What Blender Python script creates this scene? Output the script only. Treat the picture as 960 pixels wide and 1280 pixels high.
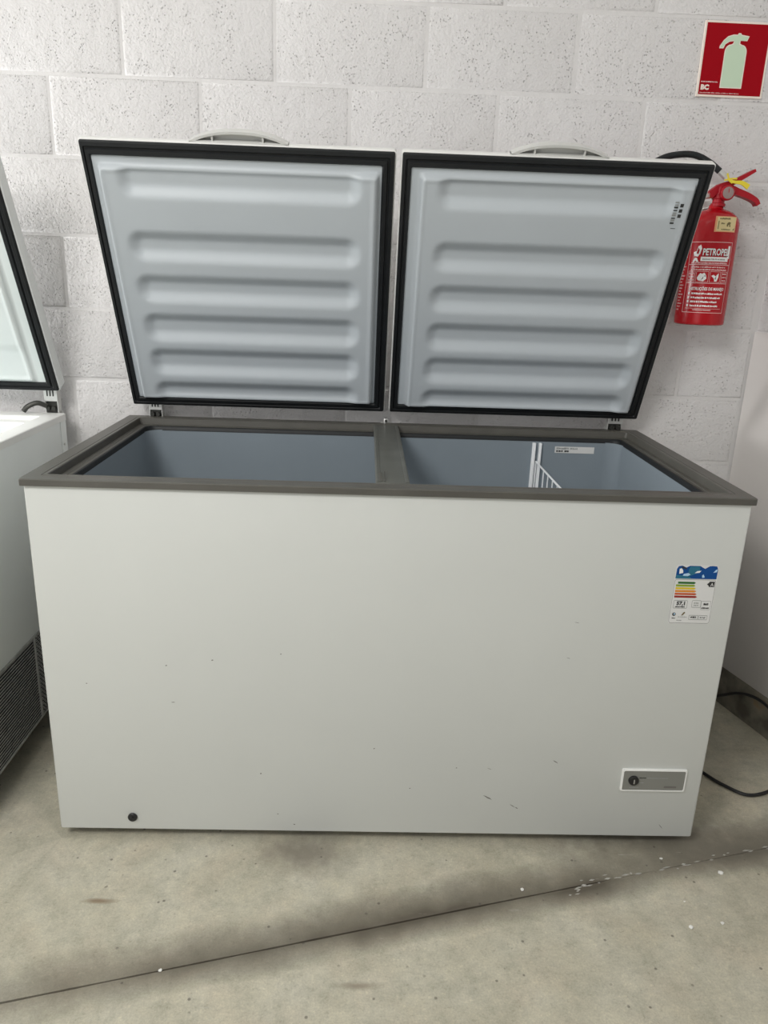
import bpy, bmesh, math, random
from mathutils import Vector, Matrix, noise
random.seed(7)
PI = math.pi
K = 0.03                       # height of the freezer body's lower edge above the floor
scene = bpy.context.scene
COL = scene.collection
for o in list(bpy.data.objects): bpy.data.objects.remove(o)

# ------------------------------------------------------------------ camera
cam_d = bpy.data.cameras.new('camera'); cam = bpy.data.objects.new('camera', cam_d); COL.objects.link(cam)
scene.camera = cam
cam_d.sensor_fit = 'HORIZONTAL'; cam_d.sensor_width = 36.0
cam_d.lens = 943.06 / 960 * 36.0
pitch, yaw, roll = -0.2990, 0.0301, 0.0354
fw = Vector((math.sin(yaw)*math.cos(pitch), math.cos(yaw)*math.cos(pitch), math.sin(pitch)))
rt = Vector((math.cos(yaw), -math.sin(yaw), 0)); up = rt.cross(fw)
r2 = math.cos(roll)*rt + math.sin(roll)*up; u2 = -math.sin(roll)*rt + math.cos(roll)*up
cam.matrix_world = Matrix(((r2.x, u2.x, -fw.x, 0.7169), (r2.y, u2.y, -fw.y, -1.5513), (r2.z, u2.z, -fw.z, 1.3085+K), (0, 0, 0, 1)))
cam_d.clip_start = 0.05

# ------------------------------------------------------------------ world, light, exposure
w = bpy.data.worlds.new('world'); scene.world = w; w.use_nodes = True
bg = w.node_tree.nodes['Background']; bg.inputs[0].default_value = (0.93, 0.97, 1.0, 1); bg.inputs[1].default_value = 0.32
def area(name, loc, target, sx, sy, power, col):
    l = bpy.data.lights.new(name, 'AREA'); l.shape = 'RECTANGLE'; l.size = sx; l.size_y = sy; l.energy = power; l.color = col
    o = bpy.data.objects.new(name, l); COL.objects.link(o); o.location = loc
    o.rotation_euler = (Vector(target)-Vector(loc)).to_track_quat('-Z', 'Y').to_euler()
    return o
area('skylight', (-0.55, -1.8, 2.85), (0.3, 0.15, 0.4), 1.1, 1.1, 74, (1.0, 0.99, 0.965))
area('daylight_doorway', (-1.3, -3.6, 1.2), (0.6, 0.6, 0.7), 2.2, 2.0, 24, (1.0, 0.995, 0.98))
area('left_wall_fill', (-2.1, 0.60, 1.30), (0.0, 0.80, 1.20), 0.35, 0.9, 60, (1.0, 1.0, 0.99))  # added fill lamp, lifts the wall strip between the raised lids
scene.view_settings.view_transform = 'Standard'; scene.view_settings.look = 'None'
scene.view_settings.gamma = 1; scene.view_settings.use_curve_mapping = False
scene.view_settings.exposure = -0.03

# ------------------------------------------------------------------ materials
def nt(name):
    m = bpy.data.materials.new(name); m.use_nodes = True
    return m, m.node_tree, m.node_tree.nodes['Principled BSDF']
def N(t, typ, **kw):
    n = t.nodes.new(typ)
    for k, v in kw.items():
        if k.startswith('i_'): n.inputs[k[2:].replace('_', ' ')].default_value = v
        else: setattr(n, k, v)
    return n
def ramp(t, src, stops):
    r = t.nodes.new('ShaderNodeValToRGB'); t.links.new(src, r.inputs[0])
    while len(r.color_ramp.elements) < len(stops): r.color_ramp.elements.new(0.5)
    for e, (p, c) in zip(r.color_ramp.elements, stops):
        e.position = p; e.color = c if len(c) == 4 else (*c, 1)
    return r
def mix(t, fac, a, b, mode='MIX'):
    m = t.nodes.new('ShaderNodeMix'); m.data_type = 'RGBA'; m.blend_type = mode
    if isinstance(fac, (int, float)): m.inputs[0].default_value = fac
    else: t.links.new(fac, m.inputs[0])
    for i, v in ((6, a), (7, b)):
        if isinstance(v, tuple): m.inputs[i].default_value = v if len(v) == 4 else (*v, 1)
        else: t.links.new(v, m.inputs[i])
    return m.outputs[2]
def plain(name, col, rough=0.5, metal=0.0, var=0.04, vscale=6.0, bump=0.0, bscale=200.0, coat=0.0, spec=0.5):
    """colour with slight mottling and a fine grain relief"""
    m, t, b = nt(name)
    g = N(t, 'ShaderNodeNewGeometry')
    n = N(t, 'ShaderNodeTexNoise'); n.inputs['Scale'].default_value = vscale; n.inputs['Detail'].default_value = 4
    t.links.new(g.outputs['Position'], n.inputs['Vector'])
    lo = tuple(c*(1-var) for c in col); hi = tuple(min(1, c*(1+var)) for c in col)
    r = ramp(t, n.outputs['Fac'], [(0.3, lo), (0.7, hi)])
    t.links.new(r.outputs[0], b.inputs['Base Color'])
    b.inputs['Roughness'].default_value = rough; b.inputs['Metallic'].default_value = metal
    b.inputs['Coat Weight'].default_value = coat; b.inputs['Specular IOR Level'].default_value = spec
    if bump:
        n2 = N(t, 'ShaderNodeTexNoise'); n2.inputs['Scale'].default_value = bscale; n2.inputs['Detail'].default_value = 3
        t.links.new(g.outputs['Position'], n2.inputs['Vector'])
        bp = N(t, 'ShaderNodeBump'); bp.inputs['Strength'].default_value = bump; bp.inputs['Distance'].default_value = 0.002
        t.links.new(n2.outputs['Fac'], bp.inputs['Height']); t.links.new(bp.outputs[0], b.inputs['Normal'])
    return m

def m_block():
    m, t, b = nt('painted_concrete_block')
    g = N(t, 'ShaderNodeNewGeometry'); P = g.outputs['Position']
    big = N(t, 'ShaderNodeTexNoise'); big.inputs['Scale'].default_value = 3.0; big.inputs['Detail'].default_value = 5; t.links.new(P, big.inputs['Vector'])
    c1 = ramp(t, big.outputs['Fac'], [(0.3, (0.655, 0.638, 0.635)), (0.7, (0.715, 0.70, 0.70))])
    # pits in the porous face, left unfilled by the paint
    v = N(t, 'ShaderNodeTexVoronoi'); v.inputs['Scale'].default_value = 135.0; v.inputs['Randomness'].default_value = 1.0; t.links.new(P, v.inputs['Vector'])
    n2 = N(t, 'ShaderNodeTexNoise'); n2.inputs['Scale'].default_value = 26.0; n2.inputs['Detail'].default_value = 3; t.links.new(P, n2.inputs['Vector'])
    pit = ramp(t, v.outputs['Distance'], [(0.10, (1, 1, 1)), (0.27, (0, 0, 0))])
    gate = ramp(t, n2.outputs['Fac'], [(0.42, (0, 0, 0)), (0.62, (1, 1, 1))])
    pm = N(t, 'ShaderNodeMath', operation='MULTIPLY'); t.links.new(pit.outputs[0], pm.inputs[0]); t.links.new(gate.outputs[0], pm.inputs[1])
    pf = N(t, 'ShaderNodeMath', operation='MULTIPLY'); pf.inputs[1].default_value = 0.32; t.links.new(pm.outputs[0], pf.inputs[0])
    col = mix(t, pf.outputs[0], c1.outputs[0], (0.33, 0.31, 0.29))
    t.links.new(col, b.inputs['Base Color'])
    b.inputs['Roughness'].default_value = 0.75; b.inputs['Specular IOR Level'].default_value = 0.3
    n3 = N(t, 'ShaderNodeTexNoise'); n3.inputs['Scale'].default_value = 130.0; n3.inputs['Detail'].default_value = 4; n3.inputs['Roughness'].default_value = 0.6; t.links.new(P, n3.inputs['Vector'])
    n4 = N(t, 'ShaderNodeTexNoise'); n4.inputs['Scale'].default_value = 30.0; n4.inputs['Detail'].default_value = 3; t.links.new(P, n4.inputs['Vector'])
    a1 = N(t, 'ShaderNodeMath', operation='MULTIPLY_ADD'); a1.inputs[1].default_value = 1.3; t.links.new(n4.outputs['Fac'], a1.inputs[0]); t.links.new(n3.outputs['Fac'], a1.inputs[2])
    a2 = N(t, 'ShaderNodeMath', operation='SUBTRACT'); t.links.new(a1.outputs[0], a2.inputs[0]); t.links.new(pm.outputs[0], a2.inputs[1])
    bp = N(t, 'ShaderNodeBump'); bp.inputs['Strength'].default_value = 0.9; bp.inputs['Distance'].default_value = 0.0035
    t.links.new(a2.outputs[0], bp.inputs['Height']); t.links.new(bp.outputs[0], b.inputs['Normal'])
    return m

# saw-cut joint line on the floor: through A, direction D
JA = Vector((0.054, -0.443, 0)); JB = Vector((1.763, -0.001, 0)); JD = (JB-JA).normalized(); JN = Vector((-JD.y, JD.x, 0))
def m_floor():
    m, t, b = nt('worn_concrete_floor')
    g = N(t, 'ShaderNodeNewGeometry'); P = g.outputs['Position']
    def noise_(sc, det=5, rough=0.55, vec=P):
        n = N(t, 'ShaderNodeTexNoise'); n.inputs['Scale'].default_value = sc; n.inputs['Detail'].default_value = det; n.inputs['Roughness'].default_value = rough
        t.links.new(vec, n.inputs['Vector']); return n.outputs['Fac']
    def M(op, a, b_=None, c=None):
        n = N(t, 'ShaderNodeMath', operation=op)
        for i, v in enumerate((a, b_, c)):
            if v is None: continue
            if isinstance(v, (int, float)): n.inputs[i].default_value = v
            else: t.links.new(v, n.inputs[i])
        return n.outputs[0]
    base = ramp(t, noise_(4.5, 8, 0.65), [(0.33, (0.455, 0.425, 0.335)), (0.5, (0.525, 0.497, 0.40)), (0.68, (0.565, 0.54, 0.45))])
    warm = ramp(t, noise_(7.0, 4), [(0.5, (0, 0, 0)), (0.75, (1, 1, 1))])
    c = mix(t, M('MULTIPLY', warm.outputs[0], 0.4), base.outputs[0], (0.575, 0.495, 0.39))
    mid = ramp(t, noise_(16, 7, 0.7), [(0.34, (0.80, 0.81, 0.80)), (0.5, (0.97, 0.97, 0.97)), (0.66, (1.10, 1.09, 1.07))])
    c = mix(t, 0.9, c, mid.outputs[0], 'MULTIPLY')
    spk = ramp(t, noise_(75, 5, 0.8), [(0.34, (0.74, 0.73, 0.71)), (0.44, (0.97, 0.97, 0.97)), (0.56, (1.0, 1.0, 1.0)), (0.66, (1.22, 1.21, 1.17))])
    c = mix(t, 0.75, c, spk.outputs[0], 'MULTIPLY')
    fine = ramp(t, noise_(230, 4, 0.75), [(0.36, (0.84, 0.84, 0.84)), (0.52, (1, 1, 1)), (0.68, (1.12, 1.12, 1.11))])
    c = mix(t, 0.8, c, fine.outputs[0], 'MULTIPLY')
    # dirt band along the joint: signed distance d to the joint, position s along it
    dn = N(t, 'ShaderNodeVectorMath', operation='DOT_PRODUCT'); sub = N(t, 'ShaderNodeVectorMath', operation='SUBTRACT')
    t.links.new(P, sub.inputs[0]); sub.inputs[1].default_value = JA; t.links.new(sub.outputs[0], dn.inputs[0]); dn.inputs[1].default_value = JN
    ds = N(t, 'ShaderNodeVectorMath', operation='DOT_PRODUCT'); t.links.new(sub.outputs[0], ds.inputs[0]); ds.inputs[1].default_value = JD
    d = dn.outputs['Value']; s = ds.outputs['Value']
    wob = M('MULTIPLY_ADD', noise_(5.0, 3), 0.07, -0.035)
    dd = M('ADD', d, wob)
    # asymmetric: wider on the freezer side
    pos = M('MULTIPLY', M('MAXIMUM', dd, 0.0), 1/0.098); neg = M('MULTIPLY', M('MAXIMUM', M('MULTIPLY', dd, -1.0), 0.0), 1/0.062)
    band = M('SUBTRACT', 1.0, M('ADD', pos, neg)); band = M('MAXIMUM', band, 0.0); band = M('POWER', band, 0.8)
    env = ramp(t, M('MULTIPLY_ADD', s, 0.45, 0.1), [(0.02, (0.6,)*3), (0.22, (0.8,)*3), (0.42, (1,)*3), (0.66, (1,)*3), (0.9, (0.8,)*3)])
    patch = ramp(t, noise_(3.3, 3), [(0.25, (0.5,)*3), (0.6, (1,)*3)])
    bf = M('MULTIPLY', M('MULTIPLY', band, env.outputs[0]), M('MULTIPLY', patch.outputs[0], 1.1))
    c = mix(t, bf, c, (0.120, 0.104, 0.080))
    # soft-edged ovals of colour, the first a grey smudge in front of the freezer
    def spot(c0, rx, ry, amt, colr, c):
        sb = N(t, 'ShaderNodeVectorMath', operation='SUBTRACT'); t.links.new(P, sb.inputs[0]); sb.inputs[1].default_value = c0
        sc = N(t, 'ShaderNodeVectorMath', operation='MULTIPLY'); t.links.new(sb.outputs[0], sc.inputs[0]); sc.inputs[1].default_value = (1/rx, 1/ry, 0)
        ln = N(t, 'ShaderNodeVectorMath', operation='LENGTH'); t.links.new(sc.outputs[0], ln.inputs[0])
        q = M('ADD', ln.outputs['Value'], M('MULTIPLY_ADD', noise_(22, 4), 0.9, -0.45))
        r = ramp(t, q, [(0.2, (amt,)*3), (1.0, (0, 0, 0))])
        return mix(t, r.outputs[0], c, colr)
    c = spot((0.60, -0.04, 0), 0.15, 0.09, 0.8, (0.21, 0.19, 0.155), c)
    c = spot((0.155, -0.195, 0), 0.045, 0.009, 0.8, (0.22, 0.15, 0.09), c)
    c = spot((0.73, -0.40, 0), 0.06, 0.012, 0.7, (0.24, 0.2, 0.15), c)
    c = spot((1.55, 0.02, 0), 0.50, 0.13, 0.8, (0.17, 0.155, 0.125), c)  # darker oval around the freezer's front right corner
    c = spot((1.72, 0.55, 0), 0.20, 0.35, 0.6, (0.20, 0.19, 0.16), c)  # shade beside the freezer, painted into the floor colour
    # sparse dark specks and pale scuffs
    v = N(t, 'ShaderNodeTexVoronoi'); v.inputs['Scale'].default_value = 30; t.links.new(P, v.inputs['Vector'])
    sp = ramp(t, v.outputs['Distance'], [(0.07, (1, 1, 1)), (0.12, (0, 0, 0))])
    gt = ramp(t, noise_(9, 2), [(0.50, (0, 0, 0)), (0.55, (1, 1, 1))])
    c = mix(t, M('MULTIPLY', M('MULTIPLY', sp.outputs[0], gt.outputs[0]), 0.65), c, (0.08, 0.07, 0.06))
    mp = N(t, 'ShaderNodeMapping'); mp.inputs['Scale'].default_value = (9, 55, 1); mp.inputs['Rotation'].default_value = (0, 0, 0.5); t.links.new(P, mp.inputs['Vector'])
    scf = ramp(t, noise_(1.4, 4, 0.6, mp.outputs[0]), [(0.66, (0, 0, 0)), (0.74, (0.35,)*3)])
    c = mix(t, scf.outputs[0], c, (0.55, 0.53, 0.48))
    t.links.new(c, b.inputs['Base Color'])
    rr = ramp(t, noise_(6, 4), [(0.3, (0.42,)*3), (0.7, (0.6,)*3)]); t.links.new(rr.outputs[0], b.inputs['Roughness'])
    b.inputs['Specular IOR Level'].default_value = 0.35
    bp = N(t, 'ShaderNodeBump'); bp.inputs['Strength'].default_value = 0.18; bp.inputs['Distance'].default_value = 0.002
    t.links.new(noise_(120, 6, 0.7), bp.inputs['Height']); t.links.new(bp.outputs[0], b.inputs['Normal'])
    return m
def m_curb():
    m, t, b = nt('rough_curb_concrete')
    g = N(t, 'ShaderNodeNewGeometry'); P = g.outputs['Position']
    n = N(t, 'ShaderNodeTexNoise'); n.inputs['Scale'].default_value = 14; n.inputs['Detail'].default_value = 8; t.links.new(P, n.inputs['Vector'])
    r = ramp(t, n.outputs['Fac'], [(0.35, (0.10, 0.09, 0.07)), (0.5, (0.19, 0.175, 0.14)), (0.62, (0.24, 0.215, 0.165)), (0.72, (0.27, 0.19, 0.10))])
    t.links.new(r.outputs[0], b.inputs['Base Color']); b.inputs['Roughness'].default_value = 0.85
    bp = N(t, 'ShaderNodeBump'); bp.inputs['Strength'].default_value = 0.8; bp.inputs['Distance'].default_value = 0.008
    t.links.new(n.outputs['Fac'], bp.inputs['Height']); t.links.new(bp.outputs[0], b.inputs['Normal'])
    return m
def m_extinguisher():
    return plain('red_enamel', (0.42, 0.002, 0.008), 0.25, 0, 0.05, 8, spec=0.4)

MAT = dict(
    block=m_block(), floor=m_floor(), curb=m_curb(),
    mortar=plain('painted_mortar', (0.675, 0.66, 0.655), 0.8, bump=0.7, bscale=90),
    groove=plain('dark_groove_dirt', (0.075, 0.060, 0.045), 0.9, bump=0.5),
    dust=plain('pale_dust_filling', (0.40, 0.39, 0.36), 0.9, var=0.2, vscale=60, bump=0.5),
    crumb=plain('plaster_white', (0.82, 0.81, 0.78), 0.8, bump=0.6),
    body=plain('white_enamelled_steel', (0.645, 0.66, 0.64), 0.34, var=0.015, vscale=3, bump=0.03, bscale=60, spec=0.45),
    rim=plain('grey_brown_plastic', (0.086, 0.082, 0.071), 0.42, var=0.10, vscale=14, bump=0.12, bscale=160),
    rim2=plain('grey_green_plastic', (0.098, 0.101, 0.090), 0.40, var=0.14, vscale=18, bump=0.15, bscale=160),
    black=plain('black_rubber', (0.010, 0.0115, 0.013), 0.5, var=0.15, vscale=20, bump=0.1, spec=0.35),
    blackp=plain('black_plastic', (0.012, 0.012, 0.013), 0.35),
    tank=plain('shade_tinted_tank_steel', (0.235, 0.275, 0.31), 0.33, var=0.03),  # interior shade and its cool cast are put into this colour
    liner=plain('pale_grey_liner_plastic', (0.50, 0.54, 0.57), 0.45, var=0.012),
    liner2=plain('white_liner_plastic', (0.80, 0.86, 0.85), 0.28, var=0.012, coat=0.2),
    white=plain('white_plastic', (0.80, 0.80, 0.78), 0.35),
    handle=plain('pale_grey_handle_plastic', (0.62, 0.62, 0.60), 0.4),
    steel=plain('zinc_plated_steel', (0.62, 0.62, 0.60), 0.38, 0.7, 0.1, 30),
    spring=plain('dark_spring_steel', (0.05, 0.05, 0.045), 0.45, 0.6),
    wire=plain('white_coated_wire', (0.88, 0.90, 0.92), 0.35),
    side=plain('grey_white_side_steel', (0.80, 0.83, 0.82), 0.42, var=0.02, bump=0.03, bscale=80),
    panel=plain('glossy_white_wall_panel', (0.66, 0.63, 0.61), 0.28, var=0.02, bump=0.03, bscale=40),
    louvre=plain('grey_louvre_metal', (0.38, 0.38, 0.37), 0.5, 0.0, 0.2, 40),
    void=plain('dark_interior', (0.01, 0.01, 0.01), 0.8),
    red=m_extinguisher(), redp=plain('red_lever_enamel', (0.38, 0.004, 0.014), 0.4, spec=0.35),
    brass=plain('brass_valve', (0.62, 0.42, 0.15), 0.3, 0.9),
    yellow=plain('yellow_seal_plastic', (0.80, 0.66, 0.04), 0.4),
    glass=plain('gauge_face', (0.30, 0.22, 0.21), 0.2, coat=0.8),
    sign_red=plain('sign_red_print', (0.33, 0.0008, 0.007), 0.6, var=0.02, spec=0.12),
    glow=plain('pale_green_luminescent_film', (0.56, 0.70, 0.53), 0.45, var=0.02),
    cream=plain('cream_print', (0.86, 0.76, 0.68), 0.45, var=0.02),
    p_white=plain('white_print', (0.84, 0.83, 0.82), 0.4, var=0.02), p_black=plain('black_print', (0.03, 0.03, 0.03), 0.45),
    p_pink=plain('pale_print_on_red', (0.78, 0.55, 0.54), 0.4), p_yel=plain('pale_yellow_sticker', (0.76, 0.63, 0.33), 0.45),
    p_olive=plain('olive_print', (0.16, 0.12, 0.04), 0.45), p_orange=plain('orange_edge_print', (0.80, 0.36, 0.18), 0.45),
    p_blue=plain('blue_print', (0.008, 0.07, 0.26), 0.5, spec=0.2), p_lblue=plain('light_blue_print', (0.45, 0.65, 0.85), 0.4),
    p_teal=plain('teal_print', (0.02, 0.15, 0.24), 0.4), p_grey=plain('grey_print', (0.30, 0.31, 0.30), 0.45),
    e1=plain('dark_green_print', (0.02, 0.13, 0.02), 0.4), e2=plain('green_print', (0.25, 0.36, 0.03), 0.4),
    e3=plain('yellow_print', (0.72, 0.52, 0.02), 0.4), e4=plain('orange_print', (0.72, 0.25, 0.02), 0.4),
    e5=plain('red_orange_print', (0.55, 0.10, 0.03), 0.4), e6=plain('dark_red_print', (0.30, 0.02, 0.015), 0.4),
    ctl=plain('grey_control_panel_film', (0.225, 0.225, 0.205), 0.45, var=0.03), scratch=plain('grey_scratch', (0.16, 0.15, 0.14), 0.5),
    label=plain('white_label_film', (0.72, 0.72, 0.71), 0.4, var=0.02),
)

# ------------------------------------------------------------------ mesh helpers
def link(name, me, parent=None, smooth=False, mats=None):
    if smooth:
        for p in me.polygons: p.use_smooth = True
    if mats:
        for k in mats: me.materials.append(MAT[k])
    o = bpy.data.objects.new(name, me); COL.objects.link(o)
    if parent: o.parent = parent
    return o
def autosmooth(me, ang=35):
    bm = bmesh.new(); bm.from_mesh(me)
    for f in bm.faces: f.smooth = True
    for e in bm.edges:
        e.smooth = not (len(e.link_faces) == 2 and e.calc_face_angle(0) > math.radians(ang))
    bm.to_mesh(me); bm.free()
def tag(o, label=None, cat=None, group=None, kind=None):
    for k, v in (('label', label), ('category', cat), ('group', group), ('kind', kind)):
        if v: o[k] = v
    return o
def empty(name, loc=(0, 0, 0)):
    o = bpy.data.objects.new(name, None); COL.objects.link(o); o.location = loc; o.empty_display_size = 0.1
    return o
class MB:
    def __init__(s): s.v = []; s.f = []; s.m = []
    def add(s, vs, fs, m=0):
        b = len(s.v); s.v += [tuple(v) for v in vs]
        for f in fs: s.f.append([b+i for i in f]); s.m.append(m)
    def box(s, a, b, m=0, bev=0.0, seg=2, xf=None):
        bm = bmesh.new(); bmesh.ops.create_cube(bm, size=1)
        c = [(a[i]+b[i])/2 for i in range(3)]; d = [abs(b[i]-a[i]) for i in range(3)]
        for v in bm.verts: v.co = Vector((c[0]+v.co.x*d[0], c[1]+v.co.y*d[1], c[2]+v.co.z*d[2]))
        if bev: bmesh.ops.bevel(bm, geom=list(bm.edges), offset=bev, segments=seg, affect='EDGES', profile=0.5)
        if xf: bm.transform(xf)
        bm.verts.index_update()
        s.add([v.co[:] for v in bm.verts], [[v.index for v in f.verts] for f in bm.faces], m); bm.free()
    def loft(s, loops, m=0, cap0=False, cap1=False, mats=None, closed=True):
        n = len(loops[0]); b = len(s.v)
        for L in loops: s.v += [tuple(p) for p in L]
        for i in range(len(loops)-1):
            for j in range(n if closed else n-1):
                k = (j+1) % n
                s.f.append([b+i*n+j, b+i*n+k, b+(i+1)*n+k, b+(i+1)*n+j]); s.m.append(mats[i] if mats else m)
        if cap0: s.f.append([b+j for j in range(n)][::-1]); s.m.append(m)
        if cap1: s.f.append([b+(len(loops)-1)*n+j for j in range(n)]); s.m.append(m)
    def tube(s, pts, r, seg=10, m=0, caps=True):
        pts = [Vector(p) for p in pts]; loops = []; prev = None
        rs = r if isinstance(r, (list, tuple)) else [r]*len(pts)
        for i, p in enumerate(pts):
            d = (pts[min(i+1, len(pts)-1)]-pts[max(i-1, 0)]).normalized()
            if prev is None:
                a = d.cross(Vector((0, 0, 1)) if abs(d.z) < 0.9 else Vector((1, 0, 0))).normalized()
            else: a = (prev - d*prev.dot(d)).normalized()
            prev = a; b = d.cross(a)
            loops.append([p + rs[i]*(math.cos(2*PI*k/seg)*a + math.sin(2*PI*k/seg)*b) for k in range(seg)])
        s.loft(loops, m, caps, caps)
    def lathe(s, prof, c, seg=32, m=0, axis='z'):
        loops = []
        for r, h in prof:
            L = []
            for k in range(seg):
                a = 2*PI*k/seg; x, y = r*math.cos(a), r*math.sin(a)
                L.append((c[0]+x, c[1]+y, c[2]+h) if axis == 'z' else ((c[0]+x, c[1]-h, c[2]+y) if axis == '-y' else (c[0]+h, c[1]+x, c[2]+y)))
            loops.append(L)
        s.loft(loops, m, True, True)
    def mesh(s, name, mats, smooth=30):
        me = bpy.data.meshes.new(name); me.from_pydata(s.v, [], s.f)
        for k in mats: me.materials.append(MAT[k])
        for p, mi in zip(me.polygons, s.m): p.material_index = mi
        bm = bmesh.new(); bm.from_mesh(me); bmesh.ops.recalc_face_normals(bm, faces=bm.faces); bm.to_mesh(me); bm.free()
        if smooth: autosmooth(me, smooth)
        return me
    def build(s, name, mats, parent=None, smooth=30):
        return link(name, s.mesh(name, mats, smooth), parent)
def spline(pts, n=12):
    P = [Vector(p) for p in pts]; P = [P[0]*2-P[1]] + P + [P[-1]*2-P[-2]]; out = []
    for i in range(1, len(P)-2):
        for k in range(n):
            t = k/n; a, b, c, d = P[i-1:i+3]
            out.append(0.5*((2*b)+(c-a)*t+(2*a-5*b+4*c-d)*t*t+(3*b-a-3*c+d)*t**3))
    out.append(P[-2]); return out
def rrect(x0, x1, y0, y1, r, seg=5):
    """rounded rectangle, counter-clockwise, always 4*(seg+1) points"""
    r = max(r, 1e-4); L = []
    for cx, cy, a0 in ((x1-r, y1-r, 0), (x0+r, y1-r, PI/2), (x0+r, y0+r, PI), (x1-r, y0+r, 1.5*PI)):
        for k in range(seg+1):
            a = a0 + (PI/2)*k/seg; L.append((cx+r*math.cos(a), cy+r*math.sin(a)))
    return L

class Print:
    """flat print: 2-D shapes put on a surface through mapf(u, v, height)"""
    def __init__(s, mapf, step=None): s.mapf = mapf; s.v = []; s.f = []; s.mn = []; s.mi = []; s.step = step
    def _m(s, mat):
        if mat not in s.mn: s.mn.append(mat)
        return s.mn.index(mat)
    def poly(s, pts, mat, h=1):
        b = len(s.v); s.v += [s.mapf(u, v, h) for u, v in pts]; s.f.append(list(range(b, b+len(pts)))); s.mi.append(s._m(mat))
    def rect(s, u0, v0, u1, v1, mat, h=1):
        n = max(1, int(math.ceil(abs(u1-u0)/s.step))) if s.step else 1
        for i in range(n):
            a = u0+(u1-u0)*i/n; b = u0+(u1-u0)*(i+1)/n
            s.poly([(a, v0), (b, v0), (b, v1), (a, v1)], mat, h)
    def disc(s, u, v, r, mat, h=1, n=20, sy=1.0): s.poly([(u+r*math.cos(2*PI*k/n), v+sy*r*math.sin(2*PI*k/n)) for k in range(n)], mat, h)
    def frame(s, u0, v0, u1, v1, w, mat, h=1):
        s.rect(u0, v0, u1, v0+w, mat, h); s.rect(u0, v1-w, u1, v1, mat, h); s.rect(u0, v0+w, u0+w, v1-w, mat, h); s.rect(u1-w, v0+w, u1, v1-w, mat, h)
    def rframe(s, u0, v0, u1, v1, r, w, mat, h=1):
        A = rrect(u0, u1, v0, v1, r); B = rrect(u0+w, u1-w, v0+w, v1-w, max(r-w, 1e-4)); n = len(A)
        for i in range(n):
            j = (i+1) % n; s.poly([A[i], A[j], B[j], B[i]], mat, h)
    def rpoly(s, u0, v0, u1, v1, r, mat, h=1): s.poly(rrect(u0, u1, v0, v1, r), mat, h)
    def text(s, body, u, v, size, mat, h=2, width=None, bold=0.0, rot=0, align='LEFT', sx=1.0):
        c = bpy.data.curves.new('t', 'FONT'); c.body = body; c.size = size; c.align_x = align; c.resolution_u = 2; c.offset = bold
        o = bpy.data.objects.new('t', c); me = bpy.data.meshes.new_from_object(o)
        if len(me.vertices):
            xs = [q.co.x for q in me.vertices]; k = sx
            if width: k = width/max(1e-6, max(xs)-min(xs))
            x0 = min(xs) if align == 'LEFT' else 0; b = len(s.v); cr, sr = math.cos(rot), math.sin(rot)
            for q in me.vertices:
                x, y = (q.co.x-x0)*k, q.co.y; s.v.append(s.mapf(u+x*cr-y*sr, v+x*sr+y*cr, h))
            for p in me.polygons: s.f.append([b+i for i in p.vertices]); s.mi.append(s._m(mat))
        bpy.data.objects.remove(o); bpy.data.curves.remove(c); bpy.data.meshes.remove(me)
    def tiny(s, u, v, width, hgt, mat, h=2, gap=0.35, rnd=None):
        """a line of print too small to read: a run of short strokes"""
        rnd = rnd or random; x = u
        while x < u+width:
            wlen = hgt*rnd.choice((0.5, 0.6, 0.75, 0.9)); e = min(u+width, x+wlen)
            s.rect(x, v+hgt*rnd.choice((0, 0, 0.12)), e, v+hgt*rnd.choice((0.8, 1, 1)), mat, h); x = e+hgt*gap*rnd.choice((0.5, 0.7, 1.6))
    def build(s, name, parent=None):
        me = bpy.data.meshes.new(name); me.from_pydata(s.v, [], s.f)
        for k in s.mn: me.materials.append(MAT[k])
        for p, i in zip(me.polygons, s.mi): p.material_index = i
        return link(name, me, parent)

# ================================================================== THE SETTING
YW = 0.822; CX = 1.913
# ---- floor: two cast slabs either side of a saw-cut joint
def slab(pts, z0, z1, bev=0.0015):
    bm = bmesh.new(); vs = [bm.verts.new((x, y, z1)) for x, y in pts]; f = bm.faces.new(vs)
    r = bmesh.ops.extrude_face_region(bm, geom=[f])
    for v in r['geom']:
        if isinstance(v, bmesh.types.BMVert): v.co.z = z0
    bmesh.ops.recalc_face_normals(bm, faces=bm.faces); me = bpy.data.meshes.new('slab'); bm.to_mesh(me); bm.free(); return me
def jp(s, d): q = JA + JD*s + JN*d; return (q.x, q.y)
m = MB(); m.box((-4.2, -4.2, -0.12), (4.6, 1.2, -0.06), 0)
floor = tag(m.build('floor', ['curb']), kind='structure')
hw = 0.0020
def edge(side):
    pts = []; rnd = random.Random(3)
    for i in range(161):
        s_ = -3.2+i*0.04
        pts.append(jp(s_, side*(hw*(0.35 if s_ > 1.30 else (0.75 if s_ > 1.15 else 1.0))+rnd.uniform(-0.0005, 0.0005))))
    return pts
eA = edge(1); eB = edge(-1)
link('slab', slab(eA + [(4.6, 1.2), (-4.2, 1.2), (-4.2, eA[0][1])], -0.06, 0), floor, mats=['floor'])
link('slab', slab(eB[::-1] + [(-4.2, eB[0][1]), (-4.2, -4.2), (4.6, -4.2), (4.6, eB[-1][1])], -0.06, 0), floor, mats=['floor'])
m = MB(); a, b, c, d = jp(-3.2, -.003), jp(1.33, -.003), jp(1.33, .003), jp(-3.2, .003)
m.add([(*a, -.0045), (*b, -.0045), (*c, -.0045), (*d, -.0045), (*a, -.05), (*b, -.05), (*c, -.05), (*d, -.05)], [[0, 1, 2, 3], [0, 4, 5, 1], [1, 5, 6, 2], [2, 6, 7, 3], [3, 7, 4, 0]])
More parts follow.
